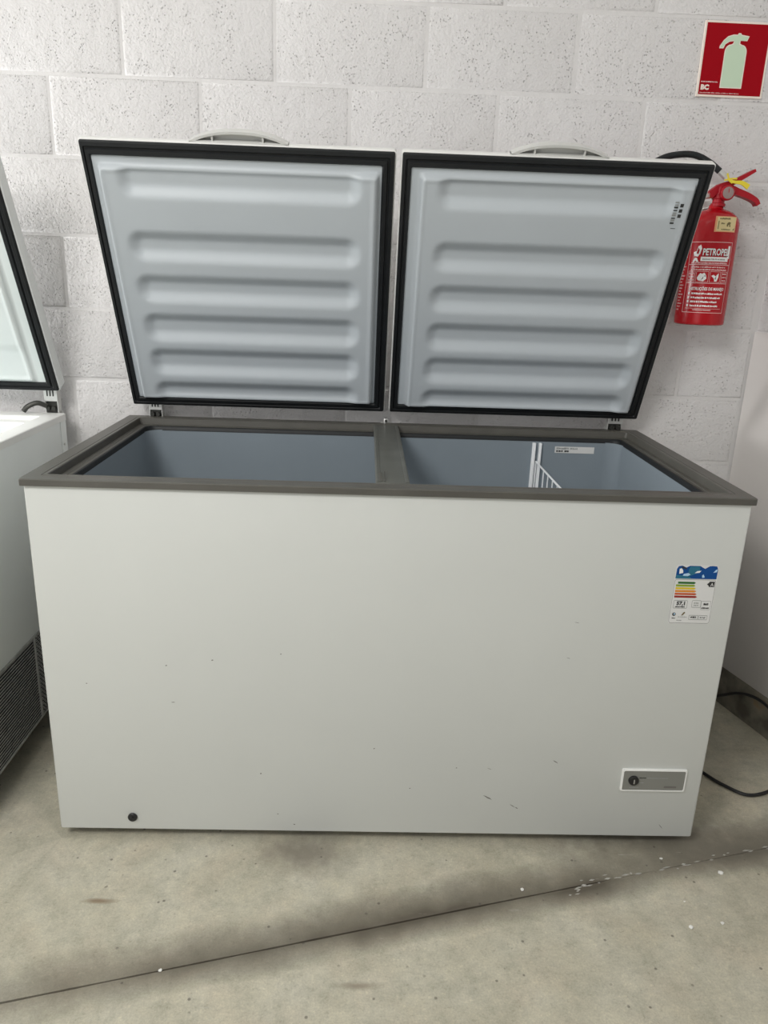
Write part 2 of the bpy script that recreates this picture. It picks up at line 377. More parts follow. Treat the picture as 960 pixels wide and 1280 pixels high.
tag(m.build('joint_filling', ['groove'], floor, smooth=0), 'dark dirt in the saw-cut joint')
m = MB(); rnd = random.Random(9)
for i in range(44):                       # crumbly pale dust where the joint fades out to the right
    s_ = 1.18+rnd.random()*0.75; dd = rnd.gauss(0, 0.006 if s_ > 1.3 else 0.010); L = rnd.uniform(.003, .012); W_ = rnd.uniform(.0015, .0032)
    p = Vector((*jp(s_, dd), 0)); t_ = JD*L; n_ = JN*W_
    m.add([p-t_, p-n_, p+t_, p+n_, p+Vector((0, 0, .0012))], [[0, 1, 4], [1, 2, 4], [2, 3, 4], [3, 0, 4]])
o = m.build('joint_dust', ['dust'], floor, smooth=0); tag(o, 'pale crumbly dust over the joint', kind='stuff')

# ---- concrete block walls
CH, CLn, ZB = 0.20963, 0.41926, 1.8209+K       # course height, block length, a bed-joint height
def block_mesh(name, L, H_, D_, seed, jt=0.007):
    """one block: face at y=0 looking to -y, arrises worn round under the paint"""
    rnd = random.Random(seed); x0, x1, z0, z1 = jt/2, L-jt/2, jt/2, H_-jt/2
    loops = []
    for ins, y in ((0, D_), (0, 0.0040), (0.0015, 0.0022), (0.0050, 0.0008), (0.011, 0.0)):
        L_ = []
        for (x, z) in ((x0+ins, z0+ins), (x1-ins, z0+ins), (x1-ins, z1-ins), (x0+ins, z1-ins)):
            L_.append((x+rnd.uniform(-1, 1)*.0008, y+rnd.uniform(-1, 1)*.0003, z+rnd.uniform(-1, 1)*.0008))
        loops.append(L_)
    m = MB(); m.loft(loops, 0, True, True); return m.mesh(name, ['block'], 50)
BM = [block_mesh('block', CLn, CH, 0.05, i) for i in range(5)]
def lay(parent, origin, dx, x_from, x_to, z_rows, off, seed, cut_lo=None, cut_hi=None):
    """blocks in running bond along direction dx (unit, horizontal); off = joint offset of even rows"""
    rnd = random.Random(seed); n = Vector((dx.y, -dx.x, 0))   # towards the room
    for k in z_rows:
        z0 = ZB + k*CH
        st = off + (0 if k % 2 == 0 else -CLn/2)
        i0 = int(math.floor((x_from-st)/CLn)); x = st+i0*CLn
        while x < x_to-1e-6:
            a, b = max(x, x_from), min(x+CLn, x_to); zz0 = max(z0, 0.0)
            if b-a > 0.03:
                full = (b-a > CLn-1e-6) and z0 >= 0
                me = BM[rnd.randrange(5)] if full else block_mesh('block', b-a, z0+CH-zz0, 0.05, 5)
                o = bpy.data.objects.new('block', me); COL.objects.link(o); o.parent = parent
                R = Matrix(((dx.x, -n.x, 0, 0), (dx.y, -n.y, 0, 0), (0, 0, 1, 0), (0, 0, 0, 1)))
                T = Matrix.Translation(Vector(origin) + dx*a + Vector((0, 0, zz0)) + n*rnd.uniform(-0.0010, 0.0010))
                o.matrix_world = T @ R @ Matrix.Rotation(rnd.uniform(-.0012, .0012), 4, 'Z')
            x += CLn
m = MB(); m.box((-1.8, YW+0.0026, 0), (CX+0.05, YW+0.16, 3.1), 0)
wall = tag(m.build('wall_back', ['mortar']), kind='structure')
lay(wall, (0, YW, 0), Vector((1, 0, 0)), -1.8, CX, range(-9, 5), 0.0217, 1)
# right wall leaves the corner at 15 degrees
WD = Vector((math.sin(math.radians(15.02)), -math.cos(math.radians(15.02)), 0))    # along the wall, towards the camera
WN = Vector((WD.y, -WD.x, 0))                                                       # towards the room (-x)
def wp(s, d, z): q = Vector((CX, YW, 0)) + WD*s + WN*d; return (q.x, q.y, z)
def wbox(m, s0, s1, d0, d1, z0, z1, mi=0, bev=0):
    xf = Matrix(((WD.x, WN.x, 0, CX), (WD.y, WN.y, 0, YW), (0, 0, 1, 0), (0, 0, 0, 1)))
    m.box((s0, d0, z0), (s1, d1, z1), mi, bev, 2, xf)
m = MB(); wbox(m, 0.0, 2.6, -0.16, -0.012, 0, 3.1)
m2 = MB(); m2.box((-4.2, -4.2, 3.0), (4.6, 1.2, 3.1), 0); tag(m2.build('ceiling', ['white']), kind='structure')
wr = tag(m.build('wall_right', ['mortar']), kind='structure')
lay(wr, Vector((CX, YW, 0))-WN*0.0085, WD, 0.0, 2.6, range(-3, 5), 0.16, 2)
m = MB(); wbox(m, 0.004, 2.6, -0.045, 0.0, 0.128, 1.222, 0, 0.002)
pn = m.build('wall_panel', ['panel']); tag(pn, 'smooth glossy off-white panel covering the lower right wall above the rough curb', 'wall panel')
# rough concrete curb under the panel
m = MB(); NS, NZ = 60, 5; loops = []
for j in range(NZ+1):
    L = []
    for i in range(NS+1):
        s_ = 2.6*i/NS; z = 0.128*j/NZ
        dep = 0.004 + 0.006*noise.noise(Vector((s_*9, z*20, 3.3))) + (-0.006 if j == NZ else 0)
        L.append(wp(s_, dep, z))
    loops.append(L)
loops.append([wp(2.6*i/NS, -0.05, 0.128) for i in range(NS+1)])
m.loft(loops, 0, closed=False); cb = tag(m.build('baseboard_right', ['curb'], smooth=60), kind='structure')

# ================================================================== MAIN FREEZER
FW, FD, HZ = 1.563, 0.7625, 0.884+K
fz = empty('chest_freezer', (0, 0, 0))
tag(fz, 'long white chest freezer with grey-brown rim and two raised lids showing ribbed liners', 'freezer')
m = MB()
def zl(x0, x1, y0, y1, r, z, seg=5): return [(x, y, z) for x, y in rrect(x0, x1, y0, y1, r, seg)]
m.loft([zl(.02, FW-.02, .02, FD-.02, .004, K+.0005), zl(.001, FW-.001, .001, FD-.001, .005, K), zl(0, FW, 0, FD, .005, K+.002), zl(0, FW, 0, FD, .005, HZ-.0155)], 0, False, False)
m.box((.03, .03, K+.004), (FW-.03, FD-.03, K+.16), 0)          # compressor base inside the shell
body = m.build('body', ['body'], fz, 40)
for x in (.07, FW-.07):
    for y in (.08, FD-.08):
        m = MB(); m.lathe([(.022, 0), (.024, .004), (.024, .012), (.012, .014), (.012, K+.002)], (x, y, 0), 16); m.build('foot', ['blackp'], fz)
# rim
def rim(parent, FW, FD, HZ, mats, lip_name='inner_gasket'):
    o0 = -.007; prof = [(.012, -.0155, .004), (.000, -.0155, .006), (-.000, -.002, .006), (.002, 0, .006), (.033, 0, .006), (.0345, -.0015, .006), (.036, 0, .006),
            (.043, .0005, .006), (.045, -.001, .006), (.047, -.017, .008), (.058, -.0175, .012), (.060, -.019, .012), (.070, -.019, .018)]
    m = MB(); m.loft([zl(o0+o, FW-o0-o, o0+o, FD-o0-o, r, HZ+z) for o, z, r in prof]); m.build('rim', [mats[0]], parent, 25)
    m = MB(); m.loft([zl(o0+o, FW-o0-o, o0+o, FD-o0-o, r, HZ+z) for o, z, r in ((.069, -.021, .018), (.070, -.0175, .018), (.074, -.0185, .022), (.077, -.024, .026), (.078, -.030, .028))]); m.build(lip_name, [mats[1]], parent, 25)
    o = o0+.0775
    m = MB(); m.loft([zl(o, FW-o, o, FD-o, .045, HZ-.028, 8), zl(o, FW-o, o, FD-o, .045, .26, 8), zl(o+.02, FW-o-.02, o+.02, FD-o-.02, .03, .235, 8)], 0, False, True)
    return m.build('inner_tank', [mats[2]], parent, 40)
rim(fz, FW, FD, HZ, ('rim', 'black', 'tank'))
# centre divider bar
m = MB(); m.box((.745, .038, HZ-.020), (.820, .722, HZ+.0005), 0, .0025); m.box((.7475, .045, HZ), (.756, .715, HZ+.0018), 0, .0008, 1)
m.box((.8095, .045, HZ), (.8175, .715, HZ+.0018), 0, .0008, 1)
m.box((.752, .052, HZ), (.760, .125, HZ+.0022), 1, .001, 1); m.box((.7635, .048, HZ), (.7655, .14, HZ+.0021), 1)
m.build('divider_bar', ['rim2', 'rim'], fz)
# lids
HY, HH, ANG, LL = 0.7532, 0.9237+K, 1.1500, 0.7478
def lid(parent, x0, width, height, troughs, panel, mats, handle=None, hh=HH, hy=HY, ang=ANG, thick=.044, slim=True):
    """local frame: X along the lid, Y from hinge to handle edge, Z out of the lid's underside"""
    s_, c_ = math.sin(ang), math.cos(ang)
    m = MB(); L = []
    sec = ((.050, -thick), (.022, -thick+.003), (.008, -thick+.010), (.002, -thick+.017), (0, -thick+.024), (0, -.001), (.0015, .001), (.010, .001)) if slim else \
          ((.010, -thick), (.003, -thick+.003), (0, -thick+.008), (0, -.001), (.002, .001), (.010, .001))
    for ins, z in sec:
        L.append([(x, y, z) for x, y in rrect(-.003+ins, width+.003-ins, -.002+ins, height+.0005-ins, .007, 4)])
    m.loft(L, 0, True, True)
    o = m.build('lid', [mats[0]], parent, 35)
    M_ = Matrix(((1, 0, 0, x0), (0, -c_, -s_, hy), (0, s_, -c_, hh), (0, 0, 0, 1)))
    o.matrix_local = Matrix.Translation(-parent.location) @ M_
    # gasket: two soft ridges
    gw = (.0225, .030, .028, .034)       # left, right, bottom, top widths
    def gl(f, z): return [(x, y, z) for x, y in rrect(gw[0]*f, width-gw[1]*f, gw[2]*f, height-.002-(gw[3]-.002)*f, .004, 3)]
    m = MB(); m.loft([gl(0.0, .000), gl(.03, .006), gl(.10, .009), gl(.38, .010), gl(.46, .006), gl(.54, .006), gl(.62, .0105), gl(.90, .011), gl(1.0, .008), gl(1.06, .001)])
    m.build('gasket', ['black'], o, 40)
    # liner height field
    nx, ny = 130, 130; px0, px1, py0, py1 = panel
    def sm(a, b, x): t = max(0, min(1, (x-a)/(b-a))); return t*t*(3-2*t)
    def hgt(x, y):
        dx = min(x-px0, px1-x); dy = min(y-py0, py1-y); e = min(dx, dy)
        h = .0045 + .0175*sm(-.006, .004, e) + .0025*(sm(-.004, .002, e)-sm(.004, .012, e))
        for (tx0, tx1, ty0, ty1, dep) in troughs:
            r = min(.028, (ty1-ty0)/2); cxx = min(max(x, tx0+r), tx1-r); cyy = min(max(y, ty0+r), ty1-r)
            q = math.hypot(x-cxx, y-cyy)-r
            h -= dep*(1-sm(-.024, .013, q))*sm(-.004, .004, e)
        return h
    lx0, lx1, ly0, ly1 = gw[0]*.98, width-gw[1]*.98, gw[2]*.98, height-gw[3]*.98
    V = []; F = []
    for j in range(ny+1):
        for i in range(nx+1):
            x = lx0+(lx1-lx0)*i/nx; y = ly0+(ly1-ly0)*j/ny; V.append((x, y, hgt(x, y)))
    for j in range(ny):
        for i in range(nx):
            a = j*(nx+1)+i; F.append((a, a+1, a+nx+2, a+nx+1))
    me = bpy.data.meshes.new('liner'); me.from_pydata(V, [], F); ln = link('liner', me, o, True, [mats[1]])
    if handle:
        h0, h1, rise = handle; m = MB(); n = 24; za, zb = -.030, -.002
        out = []; inn = []
        for i in range(n+1):
            t_ = i/n; x = h0+(h1-h0)*t_; u = 2*t_-1; yy = rise*(1-abs(u)**2.4)
            out.append((x, height+yy+.003)); inn.append((x, height+max(yy-.003, .0)))
        loops = [[(x, y, z) for (x, y), z in zip((a, a, b, b), (za, zb, zb, za))] for a, b in zip(out, inn)]
        m.loft(loops, 0, True, True)
        m.box((h0, height-.001, za), (h1, height+.004, zb), 0, .001)
        
        bk = [(x, y) for x, y in inn]; base = [(x, height) for x, y in inn]
        m.loft([[(a[0], a[1], za+.003), (b[0], b[1], za+.003), (b[0], b[1], za+.007), (a[0], a[1], za+.007)] for a, b in zip(bk, base)], 0, True, True)
        for f_ in (.235, .745):
            x = h0+(h1-h0)*f_; m.box((x-.002, height, za), (x+.002, height+rise*(1-abs(2*f_-1)**2.4), zb-.002), 0)
        m.build('handle', ['handle'], o, 35)
    return o, ln
LT = [(.628, .70), (.465, .53), (.349, .413), (.231, .302), (.122, .194), (.030, .086)]
lidL, linerL = lid(fz, .015, .759, LL, [(.088, .670, a, b, .0160) for a, b in LT], (.040, .716, .033, .690), ('white', 'liner'), (.262, .500, .024))
lidR, linerR = lid(fz, .792, .766, LL, [(.098, .694, a, b, .0160) for a, b in LT], (.050, .727, .030, .695), ('white', 'liner'), (.264, .504, .024))
tag(lidL, 'left lid, raised'); tag(lidR, 'right lid, raised, with a small black code printed on its liner')
# printed codes on the right lid's liner
pr = Print(lambda u, v, h: (u, v, .0224+.0003*h)); rnd = random.Random(4)
for k in range(9):
    pr.rect(.6865, .658-.0065*k, .6965, .658-.0065*k+rnd.choice((.003, .0045, .0052)), rnd.choice(('p_black', 'p_grey')))
for k in range(3): pr.rect(.701, .648-.013*k, .7095, .6565-.013*k, 'p_black')
pr.rect(.692, .594, .704, .5955, 'p_black')
pr.build('printed_code', linerR)
# hinges
def hinge(parent, xc, wd, zt, zb, yc=.768, flip=1):
    m = MB(); h = zt-zb
    m.box((xc-wd/2, yc-.004, zb), (xc-wd/2+.003, yc+.022, zt), 0, .0006, 1); m.box((xc+wd/2-.003, yc-.004, zb), (xc+wd/2, yc+.022, zt), 0, .0006, 1)
    m.box((xc-wd/2, yc-.006, zb+h*.48), (xc+wd/2, yc-.003, zt), 0, .0006, 1)
    for k in range(3): m.box((xc-wd*.28+k*wd*.22, yc-.0075, zb+h*.68), (xc-wd*.28+k*wd*.22+wd*.09, yc-.005, zt-.002), 1)
    for dx in (-.2, .2): m.lathe([(wd*.15, -.012), (wd*.17, -.010), (wd*.17, .010), (wd*.15, .012)], (xc+dx*wd, yc-.002, zb+h*.22), 12, 1, '-y')
    m.box((xc-wd*.42, yc, zb), (xc+wd*.42, yc+.018, zb+h*.45), 1)
    m.box((xc-wd*.62, yc+.012, zb-.03), (xc+wd*.62, yc+.0165, zb+.006), 0)
    m.build('hinge', ['steel', 'spring'], parent)
ZR = HZ-.0155+.012
hinge(fz, .076, .040, HH+.004, HZ-.004); hinge(fz, 1.497, .046, HH+.002, HZ-.004)
m = MB(); m.box((.776, .765, HZ-.02), (.790, .772, HZ+.012), 0, .001); m.lathe([(.004, -.004), (.004, .004)], (.783, .763, HZ+.006), 10, 1, '-y'); m.box((.766, .762, HZ-.004), (.784, .772, HZ+.0015), 0)
m.build('centre_bracket', ['steel', 'spring'], fz)
# wire-divider rail on the rear wall of the tank, sticker
m = MB(); m.box((1.228, .681, .42), (1.2375, .6925, HZ-.034), 0, .001); m.box((1.2475, .681, .42), (1.2555, .6925, HZ-.034), 0, .001); m.build('divider_rail', ['wire'], fz)
pr = Print(lambda u, v, h: (u, .6915-.0004*h, v)); z0 = .8205+K; z1 = .8405+K
pr.rect(1.298, z0, 1.419, z1, 'label')
pr.tiny(1.303, z0+.0115, .038, .0055, 'p_grey', 2, .15); pr.tiny(1.345, z0+.0115, .022, .005, 'p_grey', 2, .15); pr.tiny(1.303, z0+.003, .020, .0055, 'p_black', 2, .2); pr.tiny(1.328, z0+.003, .014, .0055, 'p_black', 2, .2)
st = pr.build('sticker', fz); st.location = (0, 0, 0)
# drain plug
m = MB(); m.lathe([(.0115, -.004), (.0115, .003), (.010, .005), (.004, .0055)], (.177, 0, .035+K), 24, 0, '-y'); m.lathe([(.0045, .004), (.004, .0075)], (.177, 0, .035+K), 12, 0, '-y')
m.build('drain_plug', ['blackp'], fz)
# control panel
m = MB(); x0, x1, z0, z1 = 1.363, 1.523, .134+K, .197+K
m.loft([[(x, -y, z) for x, z in rrect(x0+i, x1-i, z0+i, z1-i, .004, 3)] for i, y in ((0, 0), (.0005, .004), (.002, .0055), (.004, .0055), (.0045, .0035))], 0, False, True)
cp = m.build('control_panel', ['white'], fz, 30)
pr = Print(lambda u, v, h: (u, -.0036-.0003*h, v))
pr.rect(x0+.0045, z0+.0045, x1-.0045, z1-.0045, 'ctl')
pr.tiny(1.407, .1715+K, .016, .0028, 'p_black', 2, .1); pr.tiny(1.425, .1717+K, .052, .0022, 'p_grey', 2, .1); pr.tiny(1.407, .158+K, .012, .0026, 'p_grey', 2, .2); pr.tiny(1.385, .145+K, .024, .0024, 'p_grey', 2, .2)
pr.rect(1.470, .1450+K, 1.5005, .1505+K, 'scratch', 2)
pr.build('panel_print', cp)
m = MB(); m.lathe([(.0125, 0), (.0125, .0045), (.0115, .006), (.006, .0062)], (1.3925, -.0036, .1665+K), 24, 0, '-y'); m.box((1.3912, -.0115, .1605+K), (1.3938, -.009, .1715+K), 1)
tag(m.build('thermostat_knob', ['blackp', 'steel'], cp), 'round black knob')
# energy label: u 0..1, v 0..1 on a 97 x 143 mm sheet
EX, EZ, EWd, EHt = 1.4165, .5830+K, .0965, .1435
pr = Print(lambda u, v, h: (EX+u*EWd, -.0003-.00025*h, EZ+v*EHt))
def R(u0, v0, u1, v1, mat, h=2): pr.rect(u0, v0, u1, v1, mat, h)
pr.poly([(EU[0], EU[1]) for EU in rrect(0, 1, 0, 1, .06)], 'label', 1)
pr.poly([(.02, .77), (.98, .77), (.985, .93), (.95, .985), (.85, .99), (.78, .985), (.68, .94), (.62, .96), (.56, .985), (.32, .985), (.24, .955), (.14, .985), (.06, .975), (.025, .93)], 'p_blue', 2)
pr.poly([(.30, .80), (.56, .88), (.56, .975), (.33, .975), (.30, .92)], 'p_teal', 3); pr.poly([(.02, .77), (.4, .77), (.32, .82), (.02, .83)], 'p_teal', 3)
pr.poly([(.09, .85), (.18, .865), (.17, .91), (.125, .945), (.085, .93)], 'p_white', 4); pr.poly([(.18, .82), (.30, .815), (.36, .84), (.30, .865), (.20, .85)], 'p_lblue', 4)
pr.poly([(.45, .865), (.56, .875), (.60, .91), (.50, .90)], 'p_white', 4); pr.poly([(.88, .88), (.96, .89), (.975, .94), (.93, .925)], 'p_lblue', 4)
pr.poly([(.64, .79), (.70, .80), (.66, .85), (.63, .83)], 'p_lblue', 4); pr.poly([(.12, .955), (.24, .925), (.26, .94), (.16, .975)], 'p_black', 4)
for k, (c_, wd) in enumerate((('e1', .40), ('e2', .44), ('e3', .46), ('e4', .48), ('e5', .50), ('e6', .52))):
    v = .715-.047*k; x0_ = .06 if k else .10
    pr.poly([(x0_, v-.032), (x0_+wd-.02, v-.032), (x0_+wd+.02, v-.014), (x0_+wd-.02, v+.003), (x0_, v+.003)], c_, 2)
pr.poly([(.78, .685), (.83, .715), (.83, .73), (.96, .73), (.96, .64), (.83, .64), (.83, .655)], 'p_black', 2); pr.text('A', .865, .655, .075, 'p_white', 3, width=.07)
pr.rframe(.015, .012, .985, .76, .05, .008, 'p_grey', 2)
pr.rframe(.07, .265, .40, .405, .02, .008, 'p_grey', 2); pr.text('57,1', .14, .325, .085, 'p_black', 3, width=.20, bold=.004); pr.tiny(.12, .283, .22, .022, 'p_black', 3, .2)
pr.rframe(.50, .285, .72, .41, .02, .008, 'p_grey', 2); pr.tiny(.55, .35, .12, .025, 'p_grey', 3); pr.tiny(.55, .315, .12, .022, 'p_grey', 3)
pr.rframe(.72, .25, .95, .40, .02, .006, 'p_grey', 2); pr.tiny(.78, .33, .11, .035, 'p_black', 3, .15); pr.tiny(.74, .27, .18, .022, 'p_black', 3, .15)
pr.disc(.12, .165, .042, 'p_black', 3, 14, .7); pr.disc(.125, .17, .02, 'p_lblue', 4, 10, .7); pr.tiny(.08, .09, .08, .015, 'p_black', 3)
pr.poly([(.29, .145), (.33, .15), (.38, .195), (.36, .21), (.33, .19)], 'p_olive', 3); pr.tiny(.22, .115, .22, .012, 'p_grey', 3); pr.tiny(.20, .055, .12, .014, 'p_grey', 3)
pr.rframe(.48, .075, .70, .155, .01, .008, 'p_grey', 2); pr.tiny(.52, .105, .14, .03, 'p_black', 3, .2); pr.rframe(.71, .075, .92, .155, .01, .008, 'p_grey', 2); pr.tiny(.75, .10, .12, .03, 'p_black', 3, .5)
lb = pr.build('energy_label', fz); tag(lb, 'white energy label with a blue band and green-to-red bars')
# scuffs and chips in the front enamel
pr = Print(lambda u, v, h: (u, -.0004, v+K))
def scuff(x, z, L, w_, a, mat='scratch'):
    c_, s_ = math.cos(a), math.sin(a); pts = [(-L/2, 0), (-L*.1, -w_/2), (L/2, -w_*.1), (L*.15, w_/2)]
    pr.poly([(x+p*c_-q*s_, z+p*s_+q*c_) for p, q in pts], mat)
for a in ((1.043, .106, .022, .0035, -.5), (1.035, .111, .012, .0015, -.3), (1.104, .084, .018, .002, -.6), (1.115, .078, .009, .0025, -.6), (1.198, .212, .016, .0025, -.6), (1.04, .189, .014, .0012, -.4),
          (.279, .45, .005, .003, 0), (.384, .466, .006, .003, 0), (.54, .485, .004, .003, 0), (.49, .165, .005, .004, .3), (.53, .05, .004, .003, 0), (.57, .02, .006, .003, -.4), (.29, .355, .010, .002, 0),
          (.095, .40, .004, .003, 0), (.76, .24, .005, .003, .2), (1.48, .03, .018, .0015, -.9), (1.21, .58, .012, .0012, -.2), (1.2, .49, .010, .0012, -.3), (.96, .19, .004, .003, 0), (.85, .13, .004, .003, 0)): scuff(*a)
tag(pr.build('enamel_chips', fz), kind='stuff')

# wire partition hanging inside
wt = empty('wire_divider', (1.243, .08, HZ-.10)); tag(wt, 'white wire divider grid standing inside the right half of the open freezer', 'wire divider')
def loc(p): return (p[0]-1.243, p[1]-.08, p[2]-(HZ-.10))
zt, zb_ = .792+K, .27
m = MB(); m.tube([loc(p) for p in ((1.243, .085, zt), (1.243, .688, zt), (1.243, .688, zb_), (1.243, .085, zb_), (1.243, .085, zt))], .0032, 8); m.build('frame', ['wire'], wt)
for k in range(10):
    y = .135+k*.0555; m = MB(); m.tube([loc((1.243, y, zt)), loc((1.243, y, zb_))], .0019, 6); m.build('wire', ['wire'], wt)
for z in (.62,): 
    m = MB(); m.tube([loc((1.243, .085, z)), loc((1.243, .688, z))], .002, 6); m.build('wire', ['wire'], wt)

# ================================================================== LEFT FREEZER
LX = -0.203; LFW = 0.86
lf = empty('chest_freezer', (LX-LFW, 0, 0)); tag(lf, 'white chest freezer at the left edge with white rim and black slatted side grille', 'freezer')
m = MB()
m.loft([zl(.02, LFW-.02, .02, FD-.02, .004, .0905), zl(0, LFW, 0, FD, .005, .09), zl(0, LFW, 0, FD, .005, HZ-.0155)], 0)
m.build('body', ['side'], lf, 40)
# side panel with its rolled rear edge, above the grille
m = MB(); m.box((LFW-.001, .0, .345), (LFW+.003, .716, HZ-.018), 0, .001); m.box((LFW-.001, .722, .345), (LFW+.003, FD, HZ-.018), 0, .001); m.lathe([(.004, 0), (.004, .003), (.002, .004)], (LFW+.003, .735, HZ-.09), 10, 1, 'x')
m.build('side_panel', ['side', 'steel'], lf)
# grille
gr = MB(); gr.box((LFW-.004, 0.0, .085), (LFW+.002, FD, .345), 1); gr.box((LFW, .392, .09), (LFW+.006, .400, .343), 0); gr.box((LFW, .448, .09), (LFW+.006, .455, .343), 0)
gr.box((LFW, 0, .338), (LFW+.005, FD, .345), 0); gr.box((LFW, 0, .085), (LFW+.005, FD, .091), 0)
g_ = gr.build('side_grille', ['louvre', 'void'], lf)
lm = MB(); lm.box((-.001, 0.004, 0), (.0030, .390, .0026), 0); lme = lm.mesh('louvre', ['louvre'])
lm = MB(); lm.box((-.001, .457, 0), (.0030, FD-.005, .0026), 0); lme2 = lm.mesh('louvre', ['louvre'])
n_l = 27
for k in range(n_l):
    z = .096+k*(.236/(n_l-1))
    for me_ in (lme, lme2):
        o = bpy.data.objects.new('louvre', me_); COL.objects.link(o); o.parent = g_; o.location = (LFW, 0, z)
# perforated strip between the two runs of louvres
m = MB()
for k in range(34):
    z = .095+k*.0072
    for j in range(3):
        m.box((LFW, .404+j*.014+(.006 if k % 2 else 0), z), (LFW+.004, .412+j*.014+(.006 if k % 2 else 0), z+.0035), 0)
o = m.build('perforated_strip', ['louvre'], g_, 0); o['kind'] = 'stuff'
m = MB()
for x in (.07, LFW-.07):
    for y in (.08, FD-.08):
        m = MB(); m.lathe([(.024, 0), (.026, .01), (.012, .03), (.012, .092)], (x, y, 0), 14); m.build('foot', ['blackp'], lf)
m = MB(); m.box((.0, .0, .078), (LFW, FD, .088), 0); m.build('base_plate', ['void'], lf)
def white_rim():
    o0 = -.004; prof = [(.004, -.020, .004), (.0, -.020, .006), (0, -.002, .006), (.002, 0, .006), (.050, 0, .006), (.054, -.002, .008), (.060, -.014, .012), (.085, -.016, .018), (.090, -.030, .03)]
    m = MB(); m.loft([zl(o0+o, LFW-o0-o, o0+o, FD-o0-o, r, HZ+z) for o, z, r in prof]); m.build('rim', ['white'], lf, 25)
    o = o0+.090; m = MB(); m.loft([zl(o, LFW-o, o, FD-o, .045, HZ-.028, 8), zl(o, LFW-o, o, FD-o, .045, .40, 8)], 0, False, True); m.build('inner_tank', ['liner2'], lf, 40)
white_rim()
w2 = .72
lid2, liner2 = lid(lf, LX-LFW+LFW-w2-.001, w2, LL, [(w2-.26, w2-.05, .035, .155, .006)], (.060, w2-.062, .040, .690), ('side', 'liner2'), None, hh=.957+K, hy=.748, ang=1.138, thick=.048, slim=False)
tag(lid2, 'raised lid')
hinge(lf, LFW-.036, .040, .960+K, HZ-.002)
m = MB(); xh = LFW-.036; m.tube(spline([(xh-.01, .755, HZ+.022), (xh-.035, .745, HZ+.032), (xh-.060, .735, HZ+.022), (xh-.072, .73, HZ+.008)], 6), .0075, 8); m.build('hinge_spring', ['spring'], lf)
# ================================================================== SAFETY SIGN
sg = empty('fire_extinguisher_sign', (1.722, YW-.004, 1.835+K)); tag(sg, 'red square sign with a pale green extinguisher symbol on the white block wall', 'sign')
S0 = 1.6275-1.722; S1 = 1.8155-1.722; SH = .188
m = MB(); m.box((S0, -.002, -.002), (S1, .0035, SH-.002), 0, .0005, 1); m.build('board', ['cream'], sg)
pr = Print(lambda u, v, h: (S0+u*(S1-S0), -.0021-.0003*h, -.002+v*SH))
pr.rect(.028, .028, .972, .972, 'sign_red', 1); pr.build('red_field', sg)
def ext_outline(g):
    """extinguisher symbol, g = growth of the outline (for the cream edging)"""
    body_ = [(.35-g, .135-g), (.655+g, .135-g), (.655+g, .60)]
    for k in range(7):
        a = k*PI/2/6; body_.append((.585+(.07+g)*math.cos(a), .60+(.085+g)*math.sin(a)))
    body_ += [(.54+g, .70+g), (.54+g, .75), (.64+g, .755-g*.5), (.665+g, .80+g), (.56, .815+g), (.545, .835+g), (.51, .835+g), (.50, .815+g), (.44, .815+g)]
    body_ += [(.36, .79+g), (.30, .735+g), (.265-g, .67), (.265-g, .655-g), (.30+g, .655-g), (.335, .71-g), (.39, .745-g), (.455, .755-g), (.46-g, .70+g)]
    for k in range(7):
        a = PI/2+k*PI/2/6; body_.append((.42+(.07+g)*math.cos(a), .60+(.085+g)*math.sin(a)))
    return body_
from mathutils.geometry import tessellate_polygon
def symbol(name, g, mat, h):
    p = Print(lambda u, v, hh: (S0+u*(S1-S0), -.0021-.0003*hh, -.002+v*SH)); pts = ext_outline(g)
    for tri in tessellate_polygon([[Vector((x, y, 0)) for x, y in pts]]): p.poly([pts[i] for i in tri], mat, h)
    return p.build(name, sg)
symbol('symbol_edge', .013, 'cream', 2); symbol('extinguisher_symbol', 0, 'glow', 3)
pr = Print(lambda u, v, h: (S0+u*(S1-S0), -.0021-.0003*h, -.002+v*SH))
pr.text('BC', .055, .095, .088, 'cream', 2, width=.125, bold=.006); pr.tiny(.05, .19, .25, .016, 'p_pink', 2, .25); pr.tiny(.05, .045, .60, .013, 'p_pink', 2, .5)
pr.build('lettering', sg)

# ================================================================== FIRE EXTINGUISHER
ex, ey, ez, er = 1.700, .738, 1.212+K, .0695
fe = empty('fire_extinguisher', (ex, ey, ez)); tag(fe, 'red fire extinguisher with white printed label hung on the wall behind the right lid', 'fire extinguisher')
H = 1.531+K-ez
m = MB(); m.lathe([(.045, 0), (er-.006, 0), (er-.001, .003), (er, .010), (er, H-.040), (er-.003, H-.030), (er-.010, H-.020), (er-.022, H-.010), (er-.038, H-.003), (.022, H), (.020, H+.002), (.019, H+.010)], (0, 0, 0), 56)
m.build('cylinder', ['red'], fe, 50)
UO = -.021
def cyl(u, v, h):      # u = metres along the surface from the front, v = height
    a = -PI/2 + (u+UO)/er; r = er+.0003+.0002*h; return (r*math.cos(a), r*math.sin(a), v)
# front direction leans a little left, towards the camera
pr = Print(cyl, .008); z = lambda v: v+K-ez
L0, L1 = -.062, .060
pr.frame(L0, z(1.247), L1, z(1.440), .0014, 'p_pink'); pr.rect(L0, z(1.378), L1, z(1.3795), 'p_pink'); pr.rect(L0, z(1.328), L1, z(1.3292), 'p_pink')
